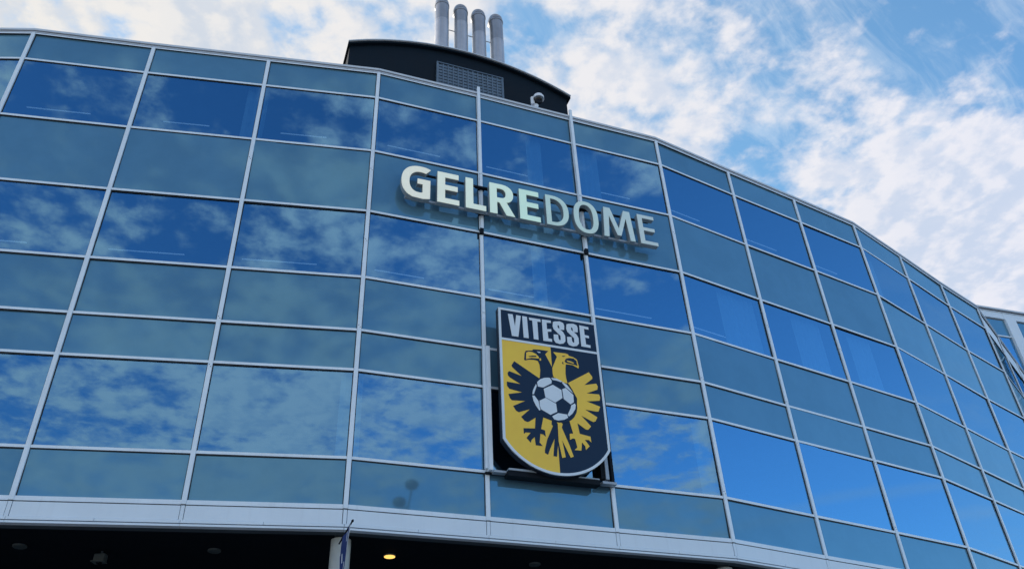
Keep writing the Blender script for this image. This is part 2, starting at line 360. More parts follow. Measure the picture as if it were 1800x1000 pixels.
# sign artwork outlines, in metres along the sign facet and above the eye
ART = {
'head_l': [(5.205,12.082),(5.104,11.957),(5.185,11.789),(5.278,11.592),(5.284,11.558),(5.288,11.451),(5.293,11.291),(5.181,11.185),(4.895,11.099),(4.891,11.154),(4.924,11.423),(4.912,11.599),(4.869,11.709),(4.753,11.724),(4.616,11.71),(4.501,11.666),(4.464,11.681),(4.49,11.889),(4.525,11.977),(4.717,12.017),(4.758,12.062),(4.943,12.08)],
'beak_l': [(4.537,11.921),(4.6,11.956),(4.707,11.966),(4.826,11.92),(4.891,11.856),(4.913,11.798),(4.901,11.784),(4.68,11.77),(4.518,11.706)],
'nost_l': [(4.591,11.804),(4.715,11.847),(4.825,11.859),(4.828,11.825),(4.621,11.791)],
'eye_l': [(4.854,12.007),(4.961,12.008),(4.959,11.975),(4.905,11.971)],
'tick_l': [(4.934,11.814),(4.97,11.779),(4.958,11.72),(4.913,11.737)],
'wing_l': [(4.891,11.154),(4.168,11.589),(4.083,11.442),(4.107,11.39),(4.37,11.154),(4.006,11.255),(3.962,11.193),(3.971,11.116),(4.02,11.061),(4.32,10.903),(3.93,10.922),(3.929,10.798),(3.991,10.715),(4.355,10.659),(3.959,10.554),(3.999,10.433),(4.052,10.381),(4.424,10.412),(4.08,10.218),(4.151,10.095),(4.229,10.056),(4.548,10.185),(4.29,9.932),(4.377,9.828),(4.455,9.802),(4.504,9.82),(4.696,9.961),(4.661,9.644),(4.337,9.611),(4.341,9.451),(4.391,9.497),(4.534,9.507),(4.407,9.347),(4.518,9.225),(4.546,9.308),(4.638,9.399),(4.656,9.17),(4.846,9.169),(4.765,9.262),(4.804,9.508),(4.884,9.502),(4.952,9.446),(4.94,9.623),(4.833,9.65),(4.917,9.998),(5.156,9.93),(5.14,9.829),(5.177,9.776),(4.987,9.369),(4.902,9.072),(4.897,8.985),(4.981,8.947),(5.038,9.088),(5.199,9.427),(5.13,8.925),(5.225,8.92),(5.298,9.342),(5.29,9.765),(5.289,9.964),(5.305,10.609),(4.894,10.896)],
'head_r': [(5.356,12.073),(5.458,11.942),(5.292,11.56),(5.287,11.379),(5.305,11.275),(5.414,11.149),(5.709,11.131),(5.681,11.296),(5.675,11.439),(5.689,11.604),(5.709,11.738),(5.909,11.743),(6.043,11.687),(6.087,11.657),(6.107,11.725),(6.084,11.85),(6.066,11.939),(5.967,12.001),(5.829,12.027),(5.807,12.068),(5.73,12.089)],
'beak_r': [(5.682,11.831),(5.724,11.912),(5.823,11.955),(5.963,11.96),(6.045,11.899),(6.065,11.736),(5.928,11.766),(5.773,11.772),(5.705,11.785)],
'nost_r': [(5.745,11.86),(5.866,11.848),(5.967,11.813),(5.948,11.791),(5.759,11.822)],
'eye_r': [(5.609,11.985),(5.724,12.013),(5.65,11.96)],
'tick_r': [(5.629,11.813),(5.633,11.75),(5.665,11.731),(5.614,11.729),(5.596,11.762)],
'wing_r': [(5.727,11.147),(6.399,11.588),(6.491,11.456),(6.488,11.392),(6.217,11.154),(6.592,11.254),(6.631,11.17),(6.606,11.068),(6.261,10.903),(6.642,10.922),(6.668,10.838),(6.638,10.728),(6.236,10.654),(6.635,10.544),(6.566,10.388),(6.497,10.378),(6.167,10.394),(6.513,10.209),(6.448,10.082),(6.376,10.047),(6.03,10.196),(6.295,9.91),(6.2,9.798),(6.133,9.798),(5.898,9.951),(5.936,9.649),(6.246,9.605),(6.254,9.441),(6.186,9.498),(6.069,9.493),(6.192,9.32),(6.073,9.2),(6.067,9.305),(5.979,9.408),(5.939,9.169),(5.743,9.162),(5.832,9.245),(5.789,9.483),(5.724,9.491),(5.638,9.44),(5.645,9.613),(5.745,9.633),(5.664,10.021),(5.836,10.187),(5.922,10.386),(5.96,10.702),(5.824,10.98)],
'tail_r': [(5.298,9.907),(5.425,9.923),(5.462,9.87),(5.429,9.766),(5.608,9.283),(5.702,8.974),(5.617,8.933),(5.407,9.404),(5.473,8.932),(5.374,8.897),(5.307,9.36),(5.321,9.852)],
'ball': [(5.936,10.543),(5.932,10.391),(5.894,10.25),(5.826,10.126),(5.73,10.024),(5.613,9.951),(5.48,9.909),(5.337,9.9),(5.192,9.923),(5.05,9.979),(4.92,10.063),(4.807,10.173),(4.717,10.303),(4.654,10.447),(4.621,10.598),(4.62,10.748),(4.652,10.891),(4.716,11.019),(4.809,11.125),(4.925,11.204),(5.061,11.251),(5.207,11.264),(5.358,11.242),(5.504,11.185),(5.639,11.096),(5.755,10.981),(5.846,10.846),(5.907,10.697)],
'patch0': [(4.801,11.03),(4.897,11.131),(5.022,11.195),(5.16,11.222),(5.191,11.213),(5.236,11.14),(5.225,11.054),(4.971,10.89),(4.815,10.898)],
'patch1': [(4.768,10.97),(4.783,10.909),(4.708,10.711),(4.689,10.65),(4.64,10.643),(4.663,10.758),(4.71,10.86),(4.692,10.826)],
'patch2': [(4.637,10.6),(4.695,10.608),(4.808,10.454),(4.823,10.304),(4.846,10.206),(4.815,10.176),(4.726,10.307),(4.661,10.45)],
'patch3': [(4.982,10.848),(5.015,10.603),(5.295,10.479),(5.304,10.489),(5.517,10.648),(5.504,10.898),(5.492,10.897),(5.261,11.017),(4.999,10.863)],
'patch4': [(5.022,10.586),(4.837,10.475),(4.833,10.33),(4.867,10.22),(5.127,10.093),(5.328,10.209),(5.314,10.456),(5.278,10.463)],
'patch5': [(5.531,10.923),(5.636,10.974),(5.849,10.791),(5.846,10.568),(5.743,10.487),(5.552,10.624),(5.533,10.885)],
'patch6': [(5.558,11.153),(5.679,11.083),(5.786,10.94),(5.853,10.835),(5.638,10.997),(5.543,11.115)],
'patch7': [(5.225,11.223),(5.386,11.23),(5.547,11.164),(5.517,11.133),(5.381,11.162),(5.267,11.168)],
'patch8': [(5.173,10.057),(5.354,10.174),(5.61,10.166),(5.635,10.076),(5.522,10.003),(5.337,9.954),(5.224,9.972)],
'patch9': [(5.868,10.533),(5.894,10.485),(5.869,10.362),(5.772,10.213),(5.664,10.114),(5.626,10.159),(5.737,10.378),(5.755,10.458)],
'V': [(4.025,13.123),(4.171,13.131),(4.226,12.711),(4.279,13.126),(4.42,13.12),(4.315,12.36),(4.12,12.355)],
'I': [(4.463,13.128),(4.61,13.126),(4.629,12.368),(4.476,12.36)],
'T': [(4.671,13.114),(5.028,13.117),(5.031,13.02),(4.926,13.014),(4.928,12.364),(4.783,12.367),(4.77,13.026),(4.683,13.024)],
'E': [(5.073,13.125),(5.352,13.131),(5.358,13.047),(5.216,13.029),(5.217,12.799),(5.35,12.821),(5.352,12.732),(5.229,12.71),(5.238,12.47),(5.347,12.47),(5.349,12.37),(5.075,12.361)],
'S1': [(5.424,13.102),(5.479,13.127),(5.641,13.161),(5.745,13.121),(5.773,13.029),(5.76,12.871),(5.617,12.855),(5.609,12.98),(5.583,13.024),(5.557,12.99),(5.561,12.923),(5.718,12.787),(5.775,12.662),(5.771,12.471),(5.701,12.374),(5.576,12.334),(5.456,12.361),(5.41,12.447),(5.413,12.647),(5.552,12.662),(5.559,12.52),(5.594,12.46),(5.628,12.503),(5.626,12.636),(5.43,12.832),(5.403,12.943)],
'S2': [(5.852,13.096),(5.908,13.122),(6.073,13.156),(6.177,13.116),(6.204,13.023),(6.19,12.864),(6.045,12.848),(6.038,12.973),(6.012,13.017),(5.985,12.983),(5.988,12.916),(6.146,12.779),(6.202,12.654),(6.196,12.462),(6.125,12.365),(5.998,12.324),(5.877,12.351),(5.831,12.438),(5.836,12.639),(5.978,12.654),(5.983,12.511),(6.018,12.451),(6.052,12.495),(6.052,12.628),(5.856,12.825),(5.83,12.936)],
'E2': [(6.264,13.137),(6.556,13.121),(6.556,13.029),(6.406,13.033),(6.407,12.812),(6.542,12.8),(6.541,12.709),(6.416,12.716),(6.422,12.472),(6.561,12.463),(6.56,12.368),(6.266,12.375)],
}

# ------------------------------------------------------------------ facade layout (z relative to eye)
PT = [Vector(p) for p in [(-14.724, 16.685), (-11.217, 17.47), (-7.687, 18.217), (-4.158, 18.966), (-0.881, 20.229), (2.395, 21.552), (5.649, 22.849),
      (8.705, 24.759), (11.766, 26.637), (14.811, 28.539), (17.669, 30.996), (20.506, 33.474), (23.189, 35.716)]]
for k in range(3):
    a = math.radians(4.5); PT.insert(0, PT[0] - Vector((math.cos(a), math.sin(a))) * 3.6)
for k in range(4):
    a = math.radians(51.5); PT.append(PT[-1] + Vector((math.cos(a), math.sin(a))) * 3.75)
NP = len(PT)
ZR = [22.486, 21.299, 18.867, 16.402, 13.983, 12.233, 11.009, 8.564, 7.345]
Z0, Z8 = ZR[0], ZR[8]
def frame(j, j2=None):
    a, b = PT[j], PT[j + 1 if j2 is None else j2]
    t = (b - a).normalized(); return a, t, Vector((t.y, -t.x))
def width(j): return (PT[j + 1] - PT[j]).length
VISION = {1, 3, 6}
FD = frame(6, 9)                # the facet that carries the signs

ground = MB(); ground.face([Vector(p) for p in ((-900, -900, 0), (900, -900, 0), (900, 900, 0), (-900, 900, 0))])
tag(ground.build('ground', M['asphalt']), kind='structure')
pv = MB()
outer = [p + frame(min(i, NP - 2))[2] * 6.0 for i, p in enumerate(PT)]
for i in range(NP - 1):
    pv.face([Vector((*PT[i], 0.12)), Vector((*PT[i + 1], 0.12)), Vector((*outer[i + 1], 0.12)), Vector((*outer[i], 0.12))])
    pv.face([Vector((*outer[i], 0.0)), Vector((*outer[i + 1], 0.0)), Vector((*outer[i + 1], 0.12)), Vector((*outer[i], 0.12))])
tag(pv.build('pavement', M['paving']), kind='structure')

bld = thing('stadium_building', (3.0, 30.0, 0.0), 'curved stadium front of blue mirrored windows and teal panels between pale metal bars', 'building')

# panes and panels
MW = 0.056
for j in range(NP - 1):
    fr = frame(j); w = width(j)
    for r in range(8):
        z1, z0 = ZR[r] - 0.04, ZR[r + 1] + 0.04
        mb = MB(fr)
        e = 0.013
        o = [0.0 + random.uniform(-e, e) for _ in range(3)]; o.append(o[0] + o[2] - o[1])
        u0, u1 = MW - 0.02, w - MW + 0.02
        c = [mb.w(u0, z0 - .02, o[0]), mb.w(u1, z0 - .02, o[1]), mb.w(u1, z1 + .02, o[2]), mb.w(u0, z1 + .02, o[3])]
        if j >= NP - 5 and r == 0:
            mb.face(c); mb.build('cladding_panel', M['alu_lt'], bld); continue
        mb.face(c)
        if r in VISION: mb.build('window_pane', M['vision'], bld)
        else: mb.build('spandrel_panel', M['spandrel'][random.choice((0, 1, 1, 2))], bld)
    # transoms
    for r in range(9):
        mb = MB(fr); z = ZR[r]
        if r == 0:
            mb.box(MW + .002, w - MW - .002, z - 0.03, z + 0.02, -0.10, 0.05, 0, bottom=1)  # underside painted black as shade
        elif r == 8:
            mb.box(MW + .002, w - MW - .002, z - 0.06, z + 0.045, -0.10, 0.045, 0)
        else:
            mb.box(MW + .002, w - MW - .002, z - 0.037, z + 0.037, -0.10, 0.040, 0, bottom=1)  # black underside stands in for the shade below the bar
            mb.box(MW + .002, w - MW - .002, z - 0.068, z - 0.039, -0.10, 0.018, 1)
        mb.build('transom', [M['alu'], M['gasket_shade']], bld)
    # coping
    cp = MB(fr)
    cp.box(-0.002, w + 0.002, Z0 + 0.02, Z0 + 0.05, -0.10, 0.0, 1)
    cp.box(-0.002, w + 0.002, Z0 + 0.052, Z0 + 0.085, -0.10, 0.045, 0)
    cp.box(-0.002, w + 0.002, Z0 + 0.087, Z0 + 0.125, -0.10, 0.0, 1)
    cp.box(-0.002, w + 0.002, Z0 + 0.127, Z0 + 0.21, -0.45, 0.07, 0)
    cp.build('coping', [M['coping'], M['gasket_shade']], bld)
    # fascia under the glass
    fp = MB(fr)
    fp.box(0.055, w - 0.055, Z8 - 0.42, Z8 - 0.08, -0.10, 0.035)
    fp.build('fascia_panel', M['alu_lt'], bld, 0.006)
    fj = MB(fr); fj.box(-0.042, 0.042, Z8 - 0.42, Z8 - 0.08, -0.09, 0.04); fj.build('joint_cover', M['alu_lt'], bld)
    fg = MB(fr); fg.box(0, w, Z8 - 0.079, Z8 - 0.061, -0.10, 0.02, 0); fg.box(0, w, Z8 - 0.51, Z8 - 0.49, -0.10, 0.0, 0); fg.build('shadow_gap', M['gasket_shade'], bld)
    fl = MB(fr); fl.box(0.003, w * 0.5 - 0.004, Z8 - 0.488, Z8 - 0.424, -0.10, 0.05); fl.box(w * 0.5 + 0.004, w - 0.003, Z8 - 0.488, Z8 - 0.424, -0.10, 0.05); fl.build('fascia_trim', M['alu_lt'], bld, 0.004)
    fd = MB(fr); fd.box(0.003, w - 0.003, Z8 - 0.56, Z8 - 0.512, -0.12, 0.05); fd.build('drip_edge', M['alu_lt'], bld)
# mullions (on the bisector at every vertex)
for j in range(NP):
    ta = (PT[j] - PT[j - 1]).normalized() if j > 0 else (PT[1] - PT[0]).normalized()
    tb = (PT[j + 1] - PT[j]).normalized() if j < NP - 1 else ta
    t = (ta + tb).normalized(); n = Vector((t.y, -t.x))
    mb = MB((PT[j], t, n))
    mb.box(-MW, MW, Z8 - 0.055, Z0 + 0.022, -0.12, 0.062)
    mb.box(-MW - 0.022, -MW - 0.001, Z8 - 0.05, Z0 + 0.02, -0.12, 0.016, 1)
    mb.box(MW + 0.001, MW + 0.022, Z8 - 0.05, Z0 + 0.02, -0.12, 0.016, 1)
    mb.build('mullion', [M['alu'], M['gasket_shade']], bld, 0.008)
    for zq in (random.sample([ZR[3] - 1.1, ZR[4] - 0.6, ZR[5] + 0.12, ZR[6] - 0.1, ZR[7] + 0.15, ZR[2] - 0.8], 3) if 5 <= j <= 12 else []):
        sb = MB((PT[j], t, n))
        sb.box(-0.03, -0.012, zq, zq + 0.018, 0.0622, 0.069); sb.box(0.012, 0.03, zq - 0.06, zq - 0.042, 0.0622, 0.069); sb.build('bolt', M['gasket_shade'], bld)

# soffit, roof, inner walls, floors
def inset(d):
    out = []
    for j in range(NP):
        ta = (PT[j] - PT[j - 1]).normalized() if j > 0 else (PT[1] - PT[0]).normalized()
        tb = (PT[j + 1] - PT[j]).normalized() if j < NP - 1 else ta
        t = (ta + tb).normalized(); out.append(PT[j] - Vector((t.y, -t.x)) * d)
    return out
def strip(A, za, B, zb, name, m, parent=None):
    s = MB()
    for i in range(len(A) - 1):
        s.face([Vector((*A[i], za + EYE)), Vector((*A[i + 1], za + EYE)), Vector((*B[i + 1], zb + EYE)), Vector((*B[i], zb + EYE))])
    return s.build(name, m, parent if parent else bld)
I0, I1, I2, I5, I9 = inset(0.11), inset(0.36), inset(0.37), inset(4.5), inset(9.0)
strip(inset(0.02), Z8 - 0.555, I1, Z8 - 0.555, 'edge_beam', M['beam'])
strip(I1, Z8 - 0.555, I1, Z8 - 0.42, 'beam_return', M['beam'])
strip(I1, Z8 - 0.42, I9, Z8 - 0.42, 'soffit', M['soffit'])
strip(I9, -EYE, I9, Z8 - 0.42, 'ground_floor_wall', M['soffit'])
strip(I5, Z8 - 0.3, I5, Z0 + 0.1, 'interior_wall', M['interior'])
for r, zz in ((0, Z0 - 0.35), (2, 17.9), (4, 13.3), (5, 11.25), (7, 7.9)):
    strip(I0, zz, I5, zz, 'floor_slab', M['slab'])
rf = MB(); rp = inset(0.2)
back = [Vector((48, 75)), Vector((-60, 75)), Vector((-60, 20)), Vector((-28, 14))]
rf.face([Vector((*p, Z0 + 0.06 + EYE)) for p in rp + back]); rf.build('roof', M['roofing'], bld)
bw = MB(); ring = [rp[-1]] + back + [rp[0]]
for i in range(len(ring) - 1):
    bw.face([Vector((*ring[i], 0)), Vector((*ring[i + 1], 0)), Vector((*ring[i + 1], Z0 + 0.06 + EYE)), Vector((*ring[i], Z0 + 0.06 + EYE))])
bw.build('rear_wall', M['black'], bld)
for j in (3, 6, 9, 12):
    c = inset(0.58)[j]
    cc = MB(); cc.tube([(c.x, c.y, 0), (c.x, c.y, Z8 - 0.60 + EYE)], 0.235, 28); cc.build('column', M['concrete'], bld)
    ch = MB(); ch.tube([(c.x, c.y, Z8 - 0.598 + EYE), (c.x, c.y, Z8 - 0.42 + EYE)], 0.16, 20); ch.build('column_head', M['beam'], bld)
# rails with an added glow, and curtains, behind the glass
def behind(name, j, f0, f1, z0, z1, depth, m, thick=0.03):
    w = width(j); b = MB(frame(j)); b.box(w * f0, w * f1, z0, z1, -depth - thick, -depth); return b.build(name, m, bld)
for j in range(2, NP - 5):
    ra = random.uniform
    if j in (3, 4, 5, 6, 7, 8, 9, 10, 11): behind('glowing_rail', j, 0.16 + ra(-.05, .05), 0.62 + ra(-.10, .05), 19.71, 19.73, 0.45, M['rail'])  # bar with added glow, reads as a faint pale line
    if j in (2, 3, 4, 5, 6, 7, 8, 9): behind('glowing_rail', j, 0.10 + ra(-.04, .04), 0.58 + ra(-.1, .1), 14.57, 14.588, 0.35, M['rail'])
for j, r, f0, f1 in ((4, 1, .86, 1.0), (5, 1, 0.0, .05), (7, 1, .52, .68), (8, 1, 0.02, .30), (12, 1, .12, .30), (7, 3, .50, .62), (9, 3, .50, .97), (10, 3, .48, .86),
                     (11, 3, .30, .66), (5, 6, .90, 1.0), (6, 6, 0.0, .07), (8, 6, .86, .99), (6, 1, 0.0, .05)):
    w = width(j); b = MB(frame(j)); n = max(3, int((f1 - f0) * w / 0.12)); z0, z1 = ZR[r + 1] - 0.2, ZR[r] + 0.2
    for q in range(n):
        ua, ub = w * (f0 + (f1 - f0) * q / n), w * (f0 + (f1 - f0) * (q + 1) / n)
        oa, ob = (-0.22, -0.28) if q % 2 else (-0.28, -0.22)
        b.face([b.w(ua, z0, oa), b.w(ub, z0, ob), b.w(ub, z1, ob), b.w(ua, z1, oa)])
    b.build('curtain', M['curtain'], bld)

# ------------------------------------------------------------------ lights and camera under the soffit
ZC = Z8 - 0.42
def downlight(px_, py_, lit, label):
    k = ZC / 6.645; x_, y_ = px_ * k, py_ * k
    t = thing('ceiling_light', (x_, y_, ZC + EYE - 0.04), label, 'ceiling light', 'round lights in the dark ceiling')
    r = MB(); z = ZC + EYE
    rad = 0.16
    r.tube([(x_, y_, z - 0.035), (x_, y_, z - 0.002)], rad, 28); r.build('lamp_ring', M['lampring'], t)
    l = MB(); l.tube([(x_, y_, z - 0.05), (x_, y_, z - 0.037)], rad * 0.86, 28); l.build('lamp_lens', M['lampon' if lit else 'lampoff'], t)
downlight(-11.361, 18.511, False, 'unlit round ceiling light nearest the lower left corner')
downlight(-7.274, 19.459, False, 'unlit round ceiling light left of the round column')
downlight(-3.309, 20.458, True, 'glowing yellow round ceiling light right of the column')
downlight(0.228, 21.701, False, 'unlit round ceiling light below the shield sign')
downlight(4.3, 23.5, False, 'unlit round ceiling light farthest to the right at the bottom edge')
x_, y_ = -9.775 * ZC / 6.645, 19.156 * ZC / 6.645
t = thing('ceiling_camera', (x_, y_, ZC + EYE - 0.3), 'small boxy grey spotlight hanging under the dark ceiling at lower left', 'spotlight')
b = MB(); b.tube([(x_, y_, ZC + EYE - 0.08), (x_, y_, ZC + EYE)], 0.03, 12); b.build('stem', M['beam'], t)
b = MB((Vector((x_, y_)), Vector((1, 0)), Vector((0, -1)))); b.box(-0.13, 0.13, ZC - 0.26, ZC - 0.08, -0.09, 0.11); b.build('housing', M['lampring'], t, 0.02)
b = MB((Vector((x_, y_)), Vector((1, 0)), Vector((0, -1)))); b.box(-0.16, 0.14, ZC - 0.278, ZC - 0.262, -0.10, 0.16); b.build('visor', M['lampring'], t)
b = MB(); b.tube([(x_, y_ - 0.02, ZC + EYE - 0.30), (x_, y_ - 0.02, ZC + EYE - 0.28)], 0.07, 16); b.build('lens', M['camblack'], t)

# ------------------------------------------------------------------ plant room on the roof
def fd_world(u, z, o):
    a, t, n = FD; return Vector((a.x + t.x * u + n.x * o, a.y + t.y * u + n.y * o, z + EYE))
pr_ = thing('rooftop_plant_room', tuple(fd_world(3.4, Z0 + 0.08, -3.5)), 'black arched plant room with blue grey louvre standing on the stadium roof', 'plant room')
A3 = [(-0.86, 25.57), (0.90, 26.155), (2.93, 26.50), (5.04, 26.44), (6.72, 26.00), (7.78, 25.46)]
def arc_z(u):
    # parabola-like fit through the measured eave points
    for (a, za), (b, zb) in zip(A3, A3[1:]):
        pass
    c = 3.55; return 26.53 - 0.0505 * (u - c) ** 2 - 0.00018 * (u - c) ** 4
us = [-0.90 + (7.80 + 0.90) * q / 28 for q in range(29)]
wall = MB(FD)
top = [(u, arc_z(u) - 0.10) for u in us]
wall.plate([[(us[0] , Z0 + 0.07)] + [(us[-1] , Z0 + 0.07)] + list(reversed(top))], -6.3, -1.5)
wall.build('wall', M['black'], pr_)
roof = MB(FD)
ue = [-0.98 + (7.92 + 0.98) * q / 28 for q in range(29)]
roof.plate([[(u, arc_z(u)) for u in ue] + [(u, arc_z(u) - 0.09) for u in reversed(ue)]], -6.5, -1.36, 0)
ro = roof.build('roof', M['black'], pr_)
tr = MB(FD)
tr.plate([[(u, arc_z(u) + 0.042) for u in ue] + [(u, arc_z(u) + 0.003) for u in reversed(ue)]], -6.5, -1.30, 0)
tr.build('roof_edge', M['coping'], pr_)
# louvre
gb = MB(FD); gb.box(2.43, 5.06, Z0 + 0.6, 25.64, -1.5, -1.47); gb.build('louvre_backing', M['grille_bk'], pr_)
nr = 19
for q in range(nr):
    z0 = 25.60 - (q + 1) * 0.165
    s = MB(FD); s.box(2.46, 5.03, z0 + 0.02, z0 + 0.135, -1.468, -1.44 + 0.0 * q); s.build('louvre_slat', M['grille'], pr_)
for q in range(14):
    u = 2.46 + 2.57 * q / 13
    s = MB(FD); s.box(u - 0.02, u + 0.02, Z0 + 0.65, 25.6, -1.438, -1.41); s.build('louvre_bar', M['grille'], pr_)
s = MB(FD); s.plate([[(2.40, Z0 + 0.6), (5.09, Z0 + 0.6), (5.09, 25.67), (2.40, 25.67)], [(2.44, Z0 + 0.64), (5.05, Z0 + 0.64), (5.05, 25.63), (2.44, 25.63)]], -1.5, -1.40)
s.build('louvre_frame', M['grille'], pr_)
# little roof things just showing over the edge
for k, (u, off, lab) in enumerate(((2.93, -3.6, 'small black roof vent beside the leftmost exhaust pipe'), (5.52, -3.7, 'small black roof vent between the two right exhaust pipes'))):
    b = MB(); c = fd_world(u, arc_z(u), off); b.tube([c, c + Vector((0, 0, 1.75)), c + Vector((0, 0, 1.85))], [0.10, 0.10, 0.17], 14)
    tv = thing('roof_vent', tuple(c), lab, 'roof vent', 'small vents on the plant room roof'); b.build('vent_pipe', M['black'], tv)
    b = MB(); b.tube([c + Vector((0, 0, 1.852)), c + Vector((0, 0, 1.95)), c + Vector((0, 0, 2.02))], [0.2, 0.2, 0.06], 14); b.build('vent_cap', M['black'], tv)

# ------------------------------------------------------------------ exhaust pipes
names = ['leftmost and tallest looking grey exhaust pipe on the plant room roof', 'second exhaust pipe from the left on the plant room roof',
         'third exhaust pipe from the left, with a paler lower half', 'rightmost exhaust pipe on the plant room roof']
PU = [3.30, 4.19, 5.045, 5.90]
bt = Vector((-0.22, 0.97))
for k, u in enumerate(PU):
    c = fd_world(u, arc_z(u), -4.0); r = 0.315
    t = thing('exhaust_pipe', tuple(c), names[k], 'exhaust pipe', 'row of four rooftop exhaust pipes')
    ztop = 32.62 + EYE + (0.12 if k == 0 else 0.0) ; zj = (31.6, 31.75, 31.35, 31.2)[k] + EYE
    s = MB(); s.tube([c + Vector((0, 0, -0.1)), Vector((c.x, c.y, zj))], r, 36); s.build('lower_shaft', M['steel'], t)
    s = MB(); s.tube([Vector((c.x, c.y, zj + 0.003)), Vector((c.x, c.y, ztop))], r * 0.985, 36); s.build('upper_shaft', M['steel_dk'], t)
    s = MB(); s.tube([Vector((c.x, c.y, ztop - 0.05)), Vector((c.x, c.y, ztop + 0.06))], r * 1.05, 36); s.build('collar', M['steel_dk'], t)
    # mitred elbow turning away over the roof
    pts = []; rr = 0.36
    for q in range(6):
        a = q / 5 * PI * 0.62
        off = rr * (1 - math.cos(a)); h = rr * math.sin(a)
        pts.append(Vector((c.x + bt.x * off, c.y + bt.y * off, ztop + 0.06 + h)))
    s = MB(); s.tube(pts, [r, r, r * 1.0, r, r, r], 36); s.build('elbow', M['steel_dk'], t)
    s = MB()
    for zz in (zj - 0.02,): s.tube([Vector((c.x, c.y, zz - 0.03)), Vector((c.x, c.y, zz + 0.02))], r * 1.012, 36)
    s.build('seam_band', M['steel'], t)
    if k < 3:
        c2 = fd_world(PU[k + 1], 0, -4.0); zz = (31.55, 31.5, 31.45)[k] + EYE - 0.35
        d = (Vector((c2.x, c2.y, 0)) - Vector((c.x, c.y, 0))).normalized()
        s = MB(); s.tube([Vector((c.x, c.y, zz)) + d * (r - 0.01), Vector((c2.x, c2.y, zz)) - d * (r + 0.004)], 0.022, 10); s.build('tie_rod', M['steel_dk'], t)

# ------------------------------------------------------------------ security camera on the parapet
u, zb = 5.80, Z0 + 0.205
t = thing('security_camera', tuple(fd_world(u, zb, -0.15)), 'white dome security camera on a short bracket on the roof edge', 'camera')
def at(u_, z_, o_): return fd_world(u_, z_, o_)
s = MB(FD); s.box(u - 0.11, u + 0.11, zb, zb + 0.02, -0.26, -0.04); s.build('base_plate', M['camwhite'], t)
s = MB(); s.tube([at(u, zb + 0.02, -0.15), at(u, zb + 0.16, -0.15), at(u, zb + 0.34, -0.15)], [0.06, 0.075, 0.11], 18); s.build('bracket', M['camwhite'], t)
s = MB(); s.tube([at(u - 0.12, zb + 0.30, -0.10), at(u - 0.12, zb + 0.66, -0.10)], 0.075, 18); s.build('arm', M['camwhite'], t)
s = MB()
c0 = at(u + 0.07, zb + 0.56, 0.0)
s.tube([c0 + Vector((0, 0, q)) for q in (-0.02, 0.08, 0.15, 0.20, 0.225)], [0.21, 0.205, 0.17, 0.10, 0.02], 24); s.build('housing', M['camwhite'], t)
s = MB(); s.tube([c0 + Vector((0, 0, q)) for q in (-0.022, -0.08, -0.13, -0.16, -0.175)], [0.18, 0.17, 0.135, 0.08, 0.015], 24); s.build('dome', M['camblack'], t)

# ------------------------------------------------------------------ GELREDOME sign
def rnd(u0, u1, z0, z1, r, corners='abcd', n=8):
    """rounded rectangle loop; corners a=bl b=br c=tr d=tl"""
    L = []
    for key, cx, cy, a0 in (('a', u0, z0, 180), ('b', u1, z0, 270), ('c', u1, z1, 0), ('d', u0, z1, 90)):
        rr = r if key in corners else 0.0
        if rr <= 0: L.append((cx, cy)); continue
        rx, rz = (r if isinstance(r, (int, float)) else r[0]), (r if isinstance(r, (int, float)) else r[1])
        ox = cx + rx if key in 'ad' else cx - rx; oz = cz_(cy, rz, key)
        for q in range(n + 1):
            a = math.radians(a0 + 90 * q / n); L.append((ox + rx * math.cos(a), oz + rz * math.sin(a)))
    return L
def cz_(cy, rz, key): return cy + rz if key in 'ab' else cy - rz
B0, B1 = 16.94, 18.18
def ellipse(cu, cz, ru, rz, n=40, p=2.4):
    L = []
    for q in range(n):
        a = 2 * PI * q / n; ca, sa = math.cos(a), math.sin(a)
        L.append((cu + ru * math.copysign(abs(ca) ** (2 / p), ca), cz + rz * math.copysign(abs(sa) ** (2 / p), sa)))
    return L
def glyph_E(u0, u1, st, bar, mid=0.0):
    c = (B0 + B1) / 2 + 0.02
    return [[(u0, B0), (u1, B0), (u1, B0 + bar), (u0 + st, B0 + bar), (u0 + st, c - bar / 2), (u1 - 0.05, c - bar / 2), (u1 - 0.05, c + bar / 2),
             (u0 + st, c + bar / 2), (u0 + st, B1 - bar), (u1 - 0.02, B1 - bar), (u1 - 0.02, B1), (u0, B1)]]
def arcp(cu, cz, ru, rz, a0, a1, n=14, p=2.3):
    L = []
    for q in range(n + 1):
        a = math.radians(a0 + (a1 - a0) * q / n); ca, sa = math.cos(a), math.sin(a)
        L.append((cu + ru * math.copysign(abs(ca) ** (2 / p), ca), cz + rz * math.copysign(abs(sa) ** (2 / p), sa)))
    return L
cm = (B0 + B1) / 2
gG = [arcp(1.46, cm, 0.60, 0.655, 62, 250, 26) + [(1.55, B0 - 0.02), (1.76, B0 + 0.03), (1.765, 17.70), (1.36, 17.70), (1.36, 17.50), (1.525, 17.50), (1.525, 17.16), (1.45, 17.145)]
      + arcp(1.46, cm, 0.355, 0.43, 252, 66, 22)]
gR = [[(3.69, B0), (3.93, B0), (3.93, 17.42), (4.01, 17.42), (4.235, B0), (4.515, B0), (4.235, 17.48)] + arcp(4.08, 17.81, 0.40, 0.375, -62, 90, 14) + [(3.69, B1 + 0.005)],
      [(3.93, 17.61), (3.93, 18.0), (4.08, 18.0)] + arcp(4.06, 17.805, 0.17, 0.195, 88, -88, 10) + [(4.04, 17.61)]]
